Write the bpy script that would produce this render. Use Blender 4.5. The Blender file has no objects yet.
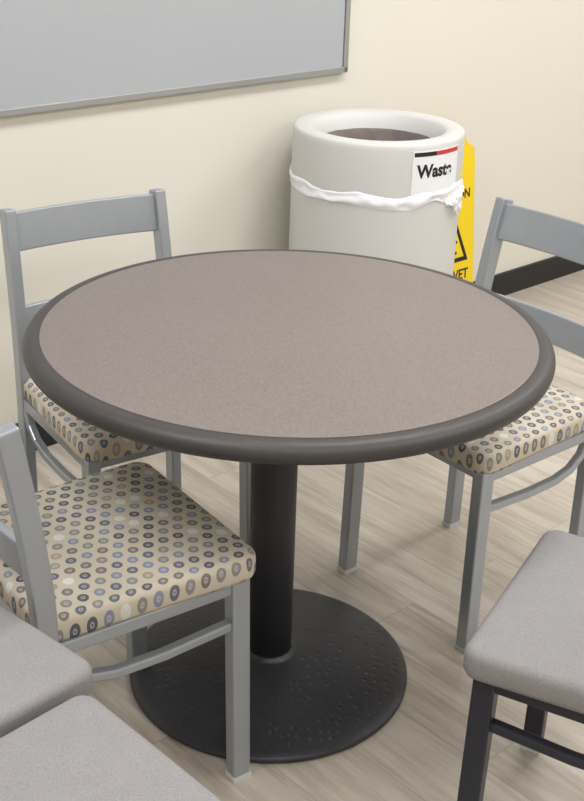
import bpy, bmesh, math, random
from mathutils import Vector, Matrix, noise
random.seed(4)
SC=bpy.context.scene
SC.view_settings.view_transform='Standard'
SC.view_settings.look='None'

# ---------------- materials ----------------
def srgb(r,g,b):
    f=lambda c:(c/255/12.92) if c/255<=.04045 else ((c/255+.055)/1.055)**2.4
    return (f(r),f(g),f(b),1)
class NB:
    def __init__(s,name):
        s.m=bpy.data.materials.new(name); s.m.use_nodes=True
        s.t=s.m.node_tree; s.b=s.t.nodes['Principled BSDF']
    def n(s,typ,**k):
        nd=s.t.nodes.new(typ)
        for a,v in k.items(): setattr(nd,a,v)
        return nd
    def l(s,a,b): s.t.links.new(a,b)
    def math(s,op,a,b=None,c=None):
        nd=s.n('ShaderNodeMath',operation=op)
        for i,v in enumerate((a,b,c)):
            if v is None: continue
            if isinstance(v,(int,float)): nd.inputs[i].default_value=v
            else: s.l(v,nd.inputs[i])
        return nd.outputs[0]
    def mix(s,f,a,b,bt='MIX'):
        nd=s.n('ShaderNodeMix',data_type='RGBA',blend_type=bt)
        for i,v in ((0,f),(6,a),(7,b)):
            if isinstance(v,(int,float,tuple)): nd.inputs[i].default_value=v
            else: s.l(v,nd.inputs[i])
        return nd.outputs[2]
    def noise(s,vec,scale,detail=4,rough=.5):
        nd=s.n('ShaderNodeTexNoise'); nd.inputs['Scale'].default_value=scale
        nd.inputs['Detail'].default_value=detail; nd.inputs['Roughness'].default_value=rough
        if vec is not None: s.l(vec,nd.inputs['Vector'])
        return nd.outputs['Fac']
    def bump(s,h,st=.2,d=.002):
        nd=s.n('ShaderNodeBump'); nd.inputs['Strength'].default_value=st; nd.inputs['Distance'].default_value=d
        s.l(h,nd.inputs['Height']); s.l(nd.outputs[0],s.b.inputs['Normal'])
    def obj(s): return s.n('ShaderNodeTexCoord').outputs['Object']
def mat(name,col,rough=.5,metal=0,var=.0,vscale=8,bump=0,bscale=200,bd=.001,spec=.5):
    k=NB(name); c=srgb(*col)
    k.b.inputs['Base Color'].default_value=c; k.b.inputs['Roughness'].default_value=rough
    k.b.inputs['Metallic'].default_value=metal; k.b.inputs['Specular IOR Level'].default_value=spec
    o=k.obj()
    if var>0:
        f=k.noise(o,vscale)
        a=tuple(x*(1-var) for x in c[:3])+(1,); b=tuple(min(1,x*(1+var)) for x in c[:3])+(1,)
        k.l(k.mix(f,a,b),k.b.inputs['Base Color'])
    if bump>0: k.bump(k.noise(o,bscale,3),bump,bd)
    return k.m

M={}
M['wall']=mat('painted_wall',(221,217,206),.85,var=.03,vscale=2,bump=.15,bscale=150,bd=.0006)
M['ceil']=mat('ceiling_tile',(235,235,235),.9,bump=.2,bscale=90)
M['base']=mat('black_vinyl_baseboard',(26,26,29),.45)
M['rim']=mat('table_rubber_edge',(60,57,56),.45,var=.45,vscale=420,bump=.5,bscale=500,bd=.0009)
M['frame']=mat('silver_painted_steel',(164,170,177),.32,metal=.55,var=.05,vscale=14)
M['dark']=mat('dark_painted_steel',(48,50,58),.4,metal=.4)
M['bin']=mat('white_fiberglass',(206,206,203),.5,var=.02,vscale=5)
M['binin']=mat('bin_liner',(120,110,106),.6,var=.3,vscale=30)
M['bag']=mat('white_plastic_bag',(238,240,244),.25,bump=.3,bscale=40,bd=.003)
M['board']=mat('gray_board_face',(172,175,180),.35,var=.02,vscale=3)
M['alu']=mat('aluminium_trim',(176,178,180),.35,metal=.7)
M['yellow']=mat('yellow_plastic',(238,206,20),.45)
M['black']=mat('black_print',(20,20,22),.5)
M['red']=mat('red_print',(200,50,50),.5)
M['paper']=mat('white_paper',(232,234,238),.6)
M['cap']=mat('white_plastic_glide',(205,205,205),.5)
M['column']=mat('black_column_paint',(44,45,49),.5,bump=.15,bscale=300,bd=.0005)

# cast iron base with dimples
k=NB('black_cast_iron'); o=k.obj()
k.b.inputs['Roughness'].default_value=.45
vo=k.n('ShaderNodeTexVoronoi'); vo.inputs['Scale'].default_value=52; vo.inputs['Randomness'].default_value=.6; k.l(o,vo.inputs['Vector'])
mr=k.n('ShaderNodeMapRange'); k.l(vo.outputs['Distance'],mr.inputs[0]); mr.inputs[1].default_value=.10; mr.inputs[2].default_value=.34
f1=k.noise(o,9,3)
ms=k.n('ShaderNodeMapRange'); k.l(f1,ms.inputs[0]); ms.inputs[1].default_value=.30; ms.inputs[2].default_value=.50
h=k.math('ADD',k.math('MULTIPLY',mr.outputs[0],ms.outputs[0]),k.math('MULTIPLY',k.noise(o,260,3),.15))
k.bump(h,.6,.0016)
k.l(k.mix(f1,srgb(36,37,41),srgb(50,51,56)),k.b.inputs['Base Color']); M['pole']=k.m

# laminate
k=NB('taupe_laminate'); o=k.obj()
f1=k.noise(o,3,3); f2=k.noise(o,260,2,.7)
sm=k.n('ShaderNodeMapRange'); k.l(f2,sm.inputs[0]); sm.inputs[1].default_value=.38; sm.inputs[2].default_value=.62
c=k.mix(f1,srgb(120,111,105),srgb(130,121,115)); c=k.mix(k.math('MULTIPLY',sm.outputs[0],.55),c,srgb(97,88,83))
k.l(c,k.b.inputs['Base Color']); k.b.inputs['Roughness'].default_value=.38; M['lam']=k.m

# gray fabric
k=NB('gray_upholstery'); o=k.obj()
f2=k.noise(o,420,3,.7); f3=k.noise(o,25,4)
c=k.mix(f2,srgb(100,99,99),srgb(172,169,168)); c=k.mix(k.math('MULTIPLY',f3,.35),c,srgb(118,116,116))
k.l(c,k.b.inputs['Base Color']); k.b.inputs['Roughness'].default_value=.9; k.bump(f2,.35,.001); M['gray']=k.m

# dotted fabric (UV in metres)
k=NB('dotted_upholstery')
uv=k.n('ShaderNodeTexCoord').outputs['UV']; sp=k.n('ShaderNodeSeparateXYZ'); k.l(uv,sp.inputs[0])
S=.029
v=k.math('DIVIDE',sp.outputs[1],S*.88); row=k.math('FLOOR',v)
u=k.math('ADD',k.math('DIVIDE',sp.outputs[0],S),k.math('MULTIPLY',k.math('FLOORED_MODULO',row,2),.5))
col=k.math('FLOOR',u)
du=k.math('SUBTRACT',k.math('SUBTRACT',u,col),.5); dv=k.math('MULTIPLY',k.math('SUBTRACT',k.math('SUBTRACT',v,row),.5),.88)
d=k.math('SQRT',k.math('ADD',k.math('MULTIPLY',du,du),k.math('MULTIPLY',dv,dv)))
cb=k.n('ShaderNodeCombineXYZ'); k.l(col,cb.inputs[0]); k.l(row,cb.inputs[1])
wn=k.n('ShaderNodeTexWhiteNoise',noise_dimensions='2D'); k.l(cb.outputs[0],wn.inputs['Vector'])
cr=k.n('ShaderNodeValToRGB'); cr.color_ramp.interpolation='CONSTANT'
cols=[(0,(90,91,100)),(.2,(138,136,134)),(.40,(122,116,112)),(.54,(132,141,160)),(.72,(162,151,132)),(.80,(102,106,118)),(.92,(214,214,209))]
e=cr.color_ramp.elements
e[0].position=0;e[0].color=srgb(*cols[0][1]); e[1].position=cols[1][0]; e[1].color=srgb(*cols[1][1])
for p_,c_ in cols[2:]:
    x=e.new(p_); x.color=srgb(*c_)
k.l(wn.outputs['Value'],cr.inputs[0])
ringm=k.math('LESS_THAN',d,.32); cen=k.math('LESS_THAN',d,.13); dot=k.math('LESS_THAN',d,.055)
bg=k.mix(k.noise(uv,900,2),srgb(184,174,154),srgb(210,201,184))
c=k.mix(ringm,bg,cr.outputs[0]); c=k.mix(k.math('MULTIPLY',cen,.5),c,srgb(215,208,195)); c=k.mix(dot,c,cr.outputs[0])
k.l(c,k.b.inputs['Base Color']); k.b.inputs['Roughness'].default_value=.75; M['dots']=k.m

WA=math.radians(42.78); WX=Vector((math.cos(WA),math.sin(WA),0)); WN=Vector((math.sin(WA),-math.cos(WA),0)); P0=Vector((-.694,.94,0))
def W(s,t,z): return P0+WX*s+WN*t+Vector((0,0,z))

# floor wood
k=NB('wood_plank_floor'); o=k.obj()
br=k.n('ShaderNodeTexBrick'); br.offset=.37; br.offset_frequency=2
br.inputs['Scale'].default_value=1; br.inputs['Brick Width'].default_value=1.2; br.inputs['Row Height'].default_value=.15
br.inputs['Mortar Size'].default_value=.0012; br.inputs['Mortar Smooth'].default_value=.3; br.inputs['Bias'].default_value=0
br.inputs['Color1'].default_value=(0,0,0,1); br.inputs['Color2'].default_value=(1,1,1,1); br.inputs['Mortar'].default_value=(.5,.5,.5,1)
k.l(o,br.inputs['Vector'])
mp=k.n('ShaderNodeMapping'); mp.inputs['Scale'].default_value=(1.2,16,1); k.l(o,mp.inputs['Vector'])
off=k.n('ShaderNodeVectorMath',operation='ADD'); k.l(mp.outputs[0],off.inputs[0])
sc=k.n('ShaderNodeVectorMath',operation='SCALE'); k.l(br.outputs['Color'],sc.inputs[0]); sc.inputs['Scale'].default_value=7; k.l(sc.outputs[0],off.inputs[1])
g1=k.noise(off.outputs[0],1.6,8,.65); g2=k.noise(off.outputs[0],6,6,.7)
c=k.mix(br.outputs['Color'],srgb(181,172,159),srgb(196,188,176))
r1=k.n('ShaderNodeMapRange'); k.l(g1,r1.inputs[0]); r1.inputs[1].default_value=.42; r1.inputs[2].default_value=.68
c=k.mix(k.math('MULTIPLY',r1.outputs[0],.8),c,srgb(146,133,119))
r2=k.n('ShaderNodeMapRange'); k.l(g2,r2.inputs[0]); r2.inputs[1].default_value=.5; r2.inputs[2].default_value=.75
c=k.mix(k.math('MULTIPLY',r2.outputs[0],.45),c,srgb(218,212,203))
c=k.mix(k.math('MULTIPLY',br.outputs['Fac'],.5),c,srgb(120,108,96))
k.l(c,k.b.inputs['Base Color']); k.b.inputs['Roughness'].default_value=.36; k.bump(g2,.08,.001); M['floor']=k.m

# ---------------- mesh helpers ----------------
def newobj(name,bm,m=None,parent=None,smooth=False,bevel=0,segs=2):
    bmesh.ops.recalc_face_normals(bm,faces=bm.faces)
    me=bpy.data.meshes.new(name); bm.to_mesh(me); bm.free()
    ob=bpy.data.objects.new(name,me); SC.collection.objects.link(ob)
    if m: me.materials.append(m)
    if smooth:
        for p in me.polygons: p.use_smooth=True
    if bevel>0:
        b=ob.modifiers.new('bevel','BEVEL'); b.width=bevel; b.segments=segs; b.limit_method='ANGLE'; b.angle_limit=math.radians(40)
    if parent: ob.parent=parent
    return ob
def empty(name,loc=(0,0,0),rot=0):
    e=bpy.data.objects.new(name,None); SC.collection.objects.link(e); e.location=loc; e.rotation_euler=(0,0,rot); e.empty_display_size=.1
    return e
def add_box(bm,c,s,mtx=None):
    r=bmesh.ops.create_cube(bm,size=1)
    for v in r['verts']:
        v.co=Vector((v.co.x*s[0]+c[0],v.co.y*s[1]+c[1],v.co.z*s[2]+c[2]))
        if mtx: v.co=mtx@v.co
def sweep(bm,pts,side,a,b,caps=True):
    """rect section: a along 'side', b along perpendicular"""
    pts=[Vector(p) for p in pts]; side=Vector(side).normalized(); rings=[]
    n=len(pts)
    for i,p in enumerate(pts):
        t=(pts[min(i+1,n-1)]-pts[max(i-1,0)]).normalized()
        sd=(side-t*side.dot(t)).normalized(); q=t.cross(sd)
        rings.append([bm.verts.new(p+sd*sx*a/2+q*sy*b/2) for sx,sy in ((-1,-1),(1,-1),(1,1),(-1,1))])
    for i in range(n-1):
        for j in range(4): bm.faces.new((rings[i][j],rings[i][(j+1)%4],rings[i+1][(j+1)%4],rings[i+1][j]))
    if caps: bm.faces.new(rings[0]); bm.faces.new(rings[-1])
def lathe(bm,prof,n=96,cap0=True,cap1=True,o=(0,0)):
    rings=[]
    for r,z in prof:
        rings.append([bm.verts.new((o[0]+r*math.cos(2*math.pi*i/n),o[1]+r*math.sin(2*math.pi*i/n),z)) for i in range(n)])
    for a,b in zip(rings,rings[1:]):
        for i in range(n): bm.faces.new((a[i],a[(i+1)%n],b[(i+1)%n],b[i]))
    if cap0: bm.faces.new(rings[0])
    if cap1: bm.faces.new(rings[-1])
def arc(cx,cz,r,a0,a1,n=8):
    return [(cx+r*math.cos(math.radians(a0+(a1-a0)*i/n)),cz+r*math.sin(math.radians(a0+(a1-a0)*i/n))) for i in range(n+1)]

# ---------------- room ----------------
S0,S1,T1,H=-3.2,4.6,4.8,2.75
def room_box(name,s0,s1,t0,t1,z0,z1,m):
    bm=bmesh.new(); add_box(bm,(0,0,0),(s1-s0,t1-t0,z1-z0))
    ob=newobj(name,bm,m)
    ob.location=W((s0+s1)/2,(t0+t1)/2,(z0+z1)/2); ob.rotation_euler=(0,0,WA)
    return ob
fl=room_box('floor',S0,S1,0,T1,-.05,0,M['floor'])
fl.rotation_euler=(0,0,WA+math.pi/2)
bm=bmesh.new(); add_box(bm,(0,0,0),(T1,S1-S0,.05)); bmesh.ops.recalc_face_normals(bm,faces=bm.faces); bm.to_mesh(fl.data); bm.free()
room_box('ceiling',S0,S1,0,T1,H,H+.05,M['ceil'])
room_box('wall_back',S0,S1,-.1,0,0,H,M['wall'])
room_box('wall_front',S0,S1,T1,T1+.1,0,H,M['wall'])
room_box('wall_left',S0-.1,S0,0,T1,0,H,M['wall'])
room_box('wall_right',S1,S1+.1,0,T1,0,H,M['wall'])
room_box('baseboard_back',S0,S1,0,.012,0,.095,M['base'])
room_box('baseboard_right',S1-.012,S1,.012,T1,0,.095,M['base'])

# ---------------- ceiling lights ----------------
em=NB('lamp_diffuser'); em.b.inputs['Emission Color'].default_value=(1,.99,.97,1); em.b.inputs['Emission Strength'].default_value=3
for i,(s,t) in enumerate([(-1.6,1.2),(.6,1.2),(2.8,1.2),(-1.6,3.4),(.6,3.4),(2.8,3.4)]):
    e=empty('ceiling_light_panel' if i==0 else 'ceiling_light_panel.%03d'%i,W(s,t,H),WA)
    bm=bmesh.new(); add_box(bm,(0,0,-.012),(1.22,.62,.024)); newobj('housing',bm,M['alu'],e)
    bm=bmesh.new(); add_box(bm,(0,0,-.026),(1.16,.56,.004)); newobj('diffuser',bm,em.m,e)
    L=bpy.data.lights.new('panel_lamp','AREA'); L.shape='RECTANGLE'; L.size=1.15; L.size_y=.55; L.energy=26; L.color=(.98,.98,1)
    lo=bpy.data.objects.new('lamp',L); SC.collection.objects.link(lo); lo.parent=e; lo.location=(0,0,-.035)

# ---------------- whiteboard ----------------
wb=empty('wall_board',W(1.132-1.22,0,.935),WA)
bm=bmesh.new(); add_box(bm,(0,-.010,.6),(2.40,.016,1.18)); newobj('face',bm,M['board'],wb)
bm=bmesh.new()
for c_,s_ in [((0,-.012,.009),(2.44,.022,.018)),((0,-.012,1.191),(2.44,.022,.018)),((1.211,-.012,.6),(.018,.022,1.2)),((-1.211,-.012,.6),(.018,.022,1.2))]: add_box(bm,c_,s_)
newobj('frame_trim',bm,M['alu'],wb,bevel=.002)

# ---------------- table ----------------
tb=empty('round_pedestal_table')
bm=bmesh.new()
prof=[(.41,.716),(.466,.7165)]+arc(.4662,.7355,.0186,-90,90,14)+[(.4538,.7546),(.4525,.7535)]
lathe(bm,prof,160,cap0=False,cap1=False); newobj('edge',bm,M['rim'],tb,smooth=True)
bm=bmesh.new(); lathe(bm,[(.42,.718),(.42,.73),(.453,.73),(.4535,.7549),(.4525,.7554)],160); newobj('top_surface',bm,M['lam'],tb)
bx,by=-.0215,-.030
bm=bmesh.new()
prof=[(.282,0),(.2877,.004),(.2877,.010),(.283,.0145),(.272,.0175),(.258,.0215),(.195,.0325),(.125,.043),(.080,.050),(.058,.053),(.051,.055),(.049,.060),(.0440,.063)]
lathe(bm,prof,128,o=(bx,by)); newobj('pedestal_base',bm,M['pole'],tb,smooth=True)
bm=bmesh.new(); lathe(bm,[(.0450,.050),(.0450,.705)],96,o=(bx,by)); newobj('column',bm,M['column'],tb,smooth=True)
bm=bmesh.new()
for a in (0,90): 
    mt=Matrix.Translation((bx,by,0))@Matrix.Rotation(math.radians(a+20),4,'Z'); add_box(bm,(0,0,.709),(.55,.05,.014),mt)
newobj('spider_mount',bm,M['column'],tb)

# ---------------- chairs ----------------
def cushion(bm,wf,wr,d,r,h,zb,dome=.012):
    uvl=bm.loops.layers.uv.new('UVMap'); info={}
    def outline(ins):
        pts=[];K=8
        cs=[(d/2,wf/2,0),(-d/2,wr/2,90),(-d/2,-wr/2,180),(d/2,-wf/2,270)]
        for cx,cy,a0 in cs:
            sx=1 if cx>0 else -1; sy=1 if cy>0 else -1
            rr=max(r-ins,.004); ax=cx-sx*(ins+rr); ay=cy-sy*(ins+rr)
            for i in range(K+1):
                a=math.radians(a0+90*i/K)
                pts.append((ax+rr*math.cos(a),ay+rr*math.sin(a),math.cos(a),math.sin(a)))
        out=[]
        for i,p in enumerate(pts):
            out.append(p)
            if i%(K+1)==K:
                q=pts[(i+1)%len(pts)]
                for f in (.2,.4,.6,.8): out.append((p[0]*(1-f)+q[0]*f,p[1]*(1-f)+q[1]*f,p[2],p[3]))
        return out
    e=.016
    prof=[(.02,0,.05),(.004,.002,.034),(0,.010,.026),(0,h-e,.012)]
    for i in range(1,6):
        a=math.radians(90*i/5); prof.append((e-e*math.cos(a),h-e+e*math.sin(a),.012*(1-i/5)))
    for ins in (.03,.055,.09,.13,.165): prof.append((ins,h+dome*(1-((.18-ins)/.18)**2),0))
    rings=[]
    for ins,z,ex in prof:
        ring=[]
        for x,y,nx,ny in outline(ins):
            v_=bm.verts.new((x,y,zb+z)); info[v_]=(x+nx*ex,y+ny*ex); ring.append(v_)
        rings.append(ring)
    for a,b_ in zip(rings,rings[1:]):
        n=len(a)
        for i in range(n): bm.faces.new((a[i],a[(i+1)%n],b_[(i+1)%n],b_[i]))
    bm.faces.new(rings[0]); bm.faces.new(rings[-1])
    for f in bm.faces:
        for l in f.loops: l[uvl].uv=info[l.vert]
def chair(name,x,y,deg,seatmat,framemat,ztop=.478,wf=.415,d=.40,cr_=.042,top=.842,rake=.245,ty=.186,sx=0):
    e=empty(name,(x,y,0),math.radians(deg))
    bm=bmesh.new(); Y=(0,1,0); dz=ztop-.465
    X0=-.176; dr=rake+X0
    zs=.47+dz
    def rp(z):
        t=max(0,(z-zs)/(top-zs)); return X0-dr*(t**1.35), .185+(ty-.185)*t
    zz=[zs+(top-zs)*i/8 for i in range(9)]
    for s in (-1,1):
        yb=s*.185; yf=s*.186
        post=[(X0,s*.190,0),(X0,yb,.40+dz)]+[(rp(z)[0],s*rp(z)[1],z) for z in zz]
        sweep(bm,post,Y,.026,.037)
        sweep(bm,[(.180,s*.192,0),(.176,yf,.418+dz)],Y,.029,.036)
        sweep(bm,[(-.17,yb,.402+dz),(.17,yf,.402+dz)],Y,.02,.026)
        sp=[(.172,s*.187,.325+dz),(.03,s*.187,.316+dz),(-.06,s*.187,.318+dz),(-.110,s*.187,.330+dz),(-.143,s*.187,.355+dz),(-.158,s*.187,.395+dz)]
        sweep(bm,sp,Y,.018,.018)
    sweep(bm,[(.168,-.18,.402+dz),(.168,.18,.402+dz)],(0,0,1),.026,.02)
    sweep(bm,[(-.17,-.18,.402+dz),(-.17,.18,.402+dz)],(0,0,1),.026,.02)
    newobj('frame',bm,framemat,e,bevel=.0035)
    for nm,z0,z1 in (('top_slat',top-.092,top-.008),('lower_slat',top-.278,top-.210)):
        (x0,w0),(x1,w1)=rp(z0),rp(z1); hw=(w0+w1)/2-.004
        bm=bmesh.new(); pts=[]
        for i in range(11):
            t=-1+2*i/10; pts.append(((x0+x1)/2-.016*(1-t*t),t*hw,(z0+z1)/2))
        up=Vector((x1-x0,0,z1-z0)).normalized()
        sweep(bm,pts,up,z1-z0,.014); newobj(nm,bm,framemat,e,bevel=.003)
    bm=bmesh.new()
    for s in (-1,1):
        add_box(bm,(.180,s*.192,.005),(.038,.031,.010)); add_box(bm,(X0,s*.190,.005),(.039,.028,.010))
    newobj('glides',bm,M['cap'],e)
    bm=bmesh.new(); cushion(bm,wf,wf-.03,d,cr_,.05,.413+dz,.006); so=newobj('seat',bm,seatmat,e,smooth=True); so.location.x=sx
    return e
chair('dining_chair',-.328,-.296,36,M['dots'],M['frame'],.480,top=.82,rake=.220,ty=.198,sx=.016,cr_=.036)
chair('dining_chair.001',-.337,.325,-56,M['dots'],M['frame'],.475,rake=.220,ty=.178)
chair('dining_chair.002',.4155,.328,220,M['dots'],M['frame'],cr_=.036)
chair('upholstered_chair',.560,-.499,152,M['gray'],M['dark'],.478,wf=.43,d=.43,cr_=.03)
def c_from(corner,a1,a2,l1,l2):
    a1,a2=math.radians(a1),math.radians(a2)
    return corner[0]+l1/2*math.cos(a1)+l2/2*math.cos(a2), corner[1]+l1/2*math.sin(a1)+l2/2*math.sin(a2)
x,y=c_from((-.252,-.692),140,230,.42,.42); chair('upholstered_chair.001',x,y,50,M['gray'],M['dark'],.512,wf=.42,d=.42,cr_=.028,top=.89)
x,y=c_from((-.262,-.733),-46,225,.43,.42); chair('upholstered_chair.002',x,y,45,M['gray'],M['dark'],.508,wf=.43,d=.42,cr_=.028,top=.88)

# ---------------- waste bin ----------------
BX,BY=.238,1.402
bn=empty('waste_bin',(BX,BY,0)); bn.scale=(.945,.945,.963)
bm=bmesh.new()
def rb(z): return .266-.004*z/.86
prof=[(.258,0),(.266,.008)]+[(rb(z),z) for z in (.15,.3,.45,.6,.70,.78,.850)]+[(.2505+.011*math.cos(math.radians(a)),.859+.011*math.sin(math.radians(a))) for a in (20,45,70,90)]+[(.230,.871),(.211,.869),(.200,.862),(.193,.845),(.176,.818),(.174,.75)]
lathe(bm,prof,128,cap1=False); newobj('shell',bm,M['bin'],bn,smooth=True)
bm=bmesh.new(); n=96
rings=[]
for r_,z_ in ((.1770,.824),(.172,.814),(.169,.78),(.157,.735),(.11,.71),(.05,.70)):
    ring=[]
    for i in range(n):
        a=2*math.pi*i/n; w=noise.noise(Vector((r_*40*math.cos(a),r_*40*math.sin(a),z_*20)))
        ring.append(bm.verts.new((r_*(1-.04*abs(w))*math.cos(a),r_*(1-.04*abs(w))*math.sin(a),z_+w*.02*(z_<.75))))
    rings.append(ring)
for a_,b_ in zip(rings,rings[1:]):
    for i in range(n): bm.faces.new((a_[i],a_[(i+1)%n],b_[(i+1)%n],b_[i]))
bm.faces.new(rings[-1]); newobj('liner',bm,M['binin'],bn,smooth=True)
# bag overhang: thin film draped around the can
bm=bmesh.new(); n=360; J=14
rings=[]
LA=math.radians(-55.5); ka=math.radians(-26)
for i in range(n):
    a=2*math.pi*i/n; ring=[]
    dk=(a-ka+math.pi)%(2*math.pi)-math.pi
    sag=.012*math.cos(a-math.radians(-95)); wob=noise.noise(Vector((math.cos(a)*1.8,math.sin(a)*1.8,0)))*.012
    hh=.019+.010*noise.noise(Vector((math.cos(a)*3,math.sin(a)*3,5)))+.003*noise.noise(Vector((math.cos(a)*9,math.sin(a)*9,9)))
    hh+=.008*math.exp(-(dk/.2)**2)
    for j in range(J+1):
        t=-1+2*j/J
        w=.8*math.sin(3.2*t+noise.noise(Vector((math.cos(a)*5,math.sin(a)*5,2.)))*4+a*3)+.5*noise.noise(Vector((math.cos(a)*9,math.sin(a)*9,t*1.5)))
        bul=(.0042+.0026*w)*(1-t**6)
        rr=rb(.71)+.0008+max(bul,.0005*(1-t**6))
        ring.append(bm.verts.new((rr*math.cos(a),rr*math.sin(a),.714-sag+wob-hh*t)))
    rings.append(ring)
for i in range(n):
    a_,b_=rings[i],rings[(i+1)%n]
    for j in range(J): bm.faces.new((a_[j],b_[j],b_[j+1],a_[j+1]))
newobj('bag_overhang',bm,M['bag'],bn,smooth=True)
bm=bmesh.new()
for (dx,dz_,sx,sz) in ((0,-.008,.024,.018),(-.038,-.018,.030,.011),(.008,-.036,.012,.026),(.024,.004,.020,.012),(-.020,-.034,.011,.022)):
    r=bmesh.ops.create_icosphere(bm,subdivisions=5,radius=1)
    for v_ in r['verts']:
        q=v_.co.copy(); w=1+.4*noise.noise(q*1.8+Vector((dx*100,dz_*100,0)))+.15*noise.noise(q*4+Vector((3,dz_*100,0)))
        aa=ka+(dx+q.x*sx*w)/.27; rr=.268+q.y*.012*w
        v_.co=Vector((rr*math.cos(aa),rr*math.sin(aa),.700+dz_+q.z*sz*w))
newobj('bag_knot',bm,M['bag'],bn,smooth=True)
# label (curved on the shell)
def text_mesh(body,size,bold=.0):
    cu=bpy.data.curves.new('txt','FONT'); cu.body=body; cu.size=size; cu.align_x='CENTER'; cu.align_y='CENTER'; cu.offset=bold; cu.extrude=.0003
    ob=bpy.data.objects.new('txt',cu); SC.collection.objects.link(ob)
    dg=bpy.context.evaluated_depsgraph_get(); dg.update()
    me=bpy.data.meshes.new_from_object(ob.evaluated_get(dg)); bpy.data.objects.remove(ob); bpy.data.curves.remove(cu)
    return me
def bend(x,z,dr): a=LA+x/.262; r=rb(z)+dr; return Vector((r*math.cos(a),r*math.sin(a),z))
def curved_patch(name,x0,x1,z0,z1,dr,m):
    bm=bmesh.new(); N=24; prev=None
    for i in range(N+1):
        x=x0+(x1-x0)*i/N; cur=[bm.verts.new(bend(x,z0,dr)),bm.verts.new(bend(x,z1,dr)),bm.verts.new(bend(x,z1,dr-.0006)),bm.verts.new(bend(x,z0,dr-.0006))]
        if prev:
            for j in range(4): bm.faces.new((prev[j],cur[j],cur[(j+1)%4],prev[(j+1)%4]))
        prev=cur
    newobj(name,bm,m,bn)
curved_patch('label_card',-.070,.118,.712,.850,.0012,M['paper'])
curved_patch('label_strip_black',-.066,.01,.833,.845,.0017,M['black'])
curved_patch('label_strip_red',.01,.114,.833,.845,.0017,M['red'])
me=text_mesh('Waste',.052,.0018)
for v_ in me.vertices: v_.co=bend(v_.co.x*.98+.014,v_.co.y+.788,.0017+v_.co.z)
ob=bpy.data.objects.new('label_text',me); SC.collection.objects.link(ob); ob.parent=bn; me.materials.append(M['black'])

# ---------------- wet floor sign ----------------
sg=empty('wet_floor_sign',(.520,1.925,0),WA)
def panel(nm,ysgn):
    bm=bmesh.new()
    pts=[(-.135,0),(-.115,0),(-.105,.03),(.105,.03),(.115,0),(.135,0),(.108,.62),(.10,.655),(.07,.67),(.05,.70),(.02,.71),(-.02,.71),(-.05,.70),(-.07,.67),(-.10,.655),(-.108,.62)]
    lean=lambda z: ysgn*(.045*(1-z/.72)+.006)
    f=[bm.verts.new((x,lean(z)-.005,z)) for x,z in pts]; b_=[bm.verts.new((x,lean(z)+.005,z)) for x,z in pts]
    bm.faces.new(f); bm.faces.new(b_)
    for i in range(len(pts)): bm.faces.new((f[i],f[(i+1)%len(pts)],b_[(i+1)%len(pts)],b_[i]))
    return newobj(nm,bm,M['yellow'],sg,bevel=.002)
panel('panel_front',-1); panel('panel_rear',1)
lean=lambda z:-(.045*(1-z/.72)+.006)-.0052
for body,size,z,x0 in (('CAUTION',.043,.50,-.003),('WET',.05,.215,.045),('FLOOR',.05,.14,.02)):
    me=text_mesh(body,size,.001)
    for v_ in me.vertices: 
        z_=z+v_.co.y; v_.co=Vector((v_.co.x*.95+x0,lean(z_)-.0004-v_.co.z,z_))
    ob=bpy.data.objects.new('print_'+body.lower(),me); SC.collection.objects.link(ob); ob.parent=sg; me.materials.append(M['black'])
bm=bmesh.new()
def tri(r,cz): return [(r*math.cos(math.radians(a)),cz+r*1.25*math.sin(math.radians(a))) for a in (90,210,330)]
A=tri(.105,.33);B=tri(.080,.33)
va=[bm.verts.new((x,lean(z)-.0006,z)) for x,z in A]; vb=[bm.verts.new((x,lean(z)-.0006,z)) for x,z in B]
for i in range(3): bm.faces.new((va[i],va[(i+1)%3],vb[(i+1)%3],vb[i]))
for pts in ([(-.03,.30),(.0,.345),(.012,.338),(-.018,.293)],[(-.03,.30),(.03,.292),(.032,.302),(-.02,.31)],[(0,.345),(.03,.33),(.034,.338),(.004,.355)]):
    bm.faces.new([bm.verts.new((x,lean(z)-.0006,z)) for x,z in pts])
newobj('warning_triangle',bm,M['black'],sg)

# ---------------- camera ----------------
D,Hc,yaw,pitch,roll,f=2.0607,1.5618,.004,.4345,.0335,1196.9
fw=Vector((math.sin(yaw)*math.cos(pitch),math.cos(yaw)*math.cos(pitch),-math.sin(pitch)))
r=fw.cross(Vector((0,0,1))).normalized(); u=r.cross(fw)
r2=r*math.cos(roll)+u*math.sin(roll); u2=-r*math.sin(roll)+u*math.cos(roll)
cd=bpy.data.cameras.new('camera'); co=bpy.data.objects.new('camera',cd); SC.collection.objects.link(co)
mw=Matrix.Identity(4)
for i in range(3): mw[i][0]=r2[i]; mw[i][1]=u2[i]; mw[i][2]=-fw[i]
mw[0][3]=0; mw[1][3]=-D; mw[2][3]=Hc
co.matrix_world=mw
cd.sensor_fit='VERTICAL'; cd.sensor_height=36; cd.lens=f/801*36
SC.camera=co
w=bpy.data.worlds.new('world'); SC.world=w; w.use_nodes=True; w.node_tree.nodes['Background'].inputs[0].default_value=(.9,.93,1,1); w.node_tree.nodes['Background'].inputs[1].default_value=.3
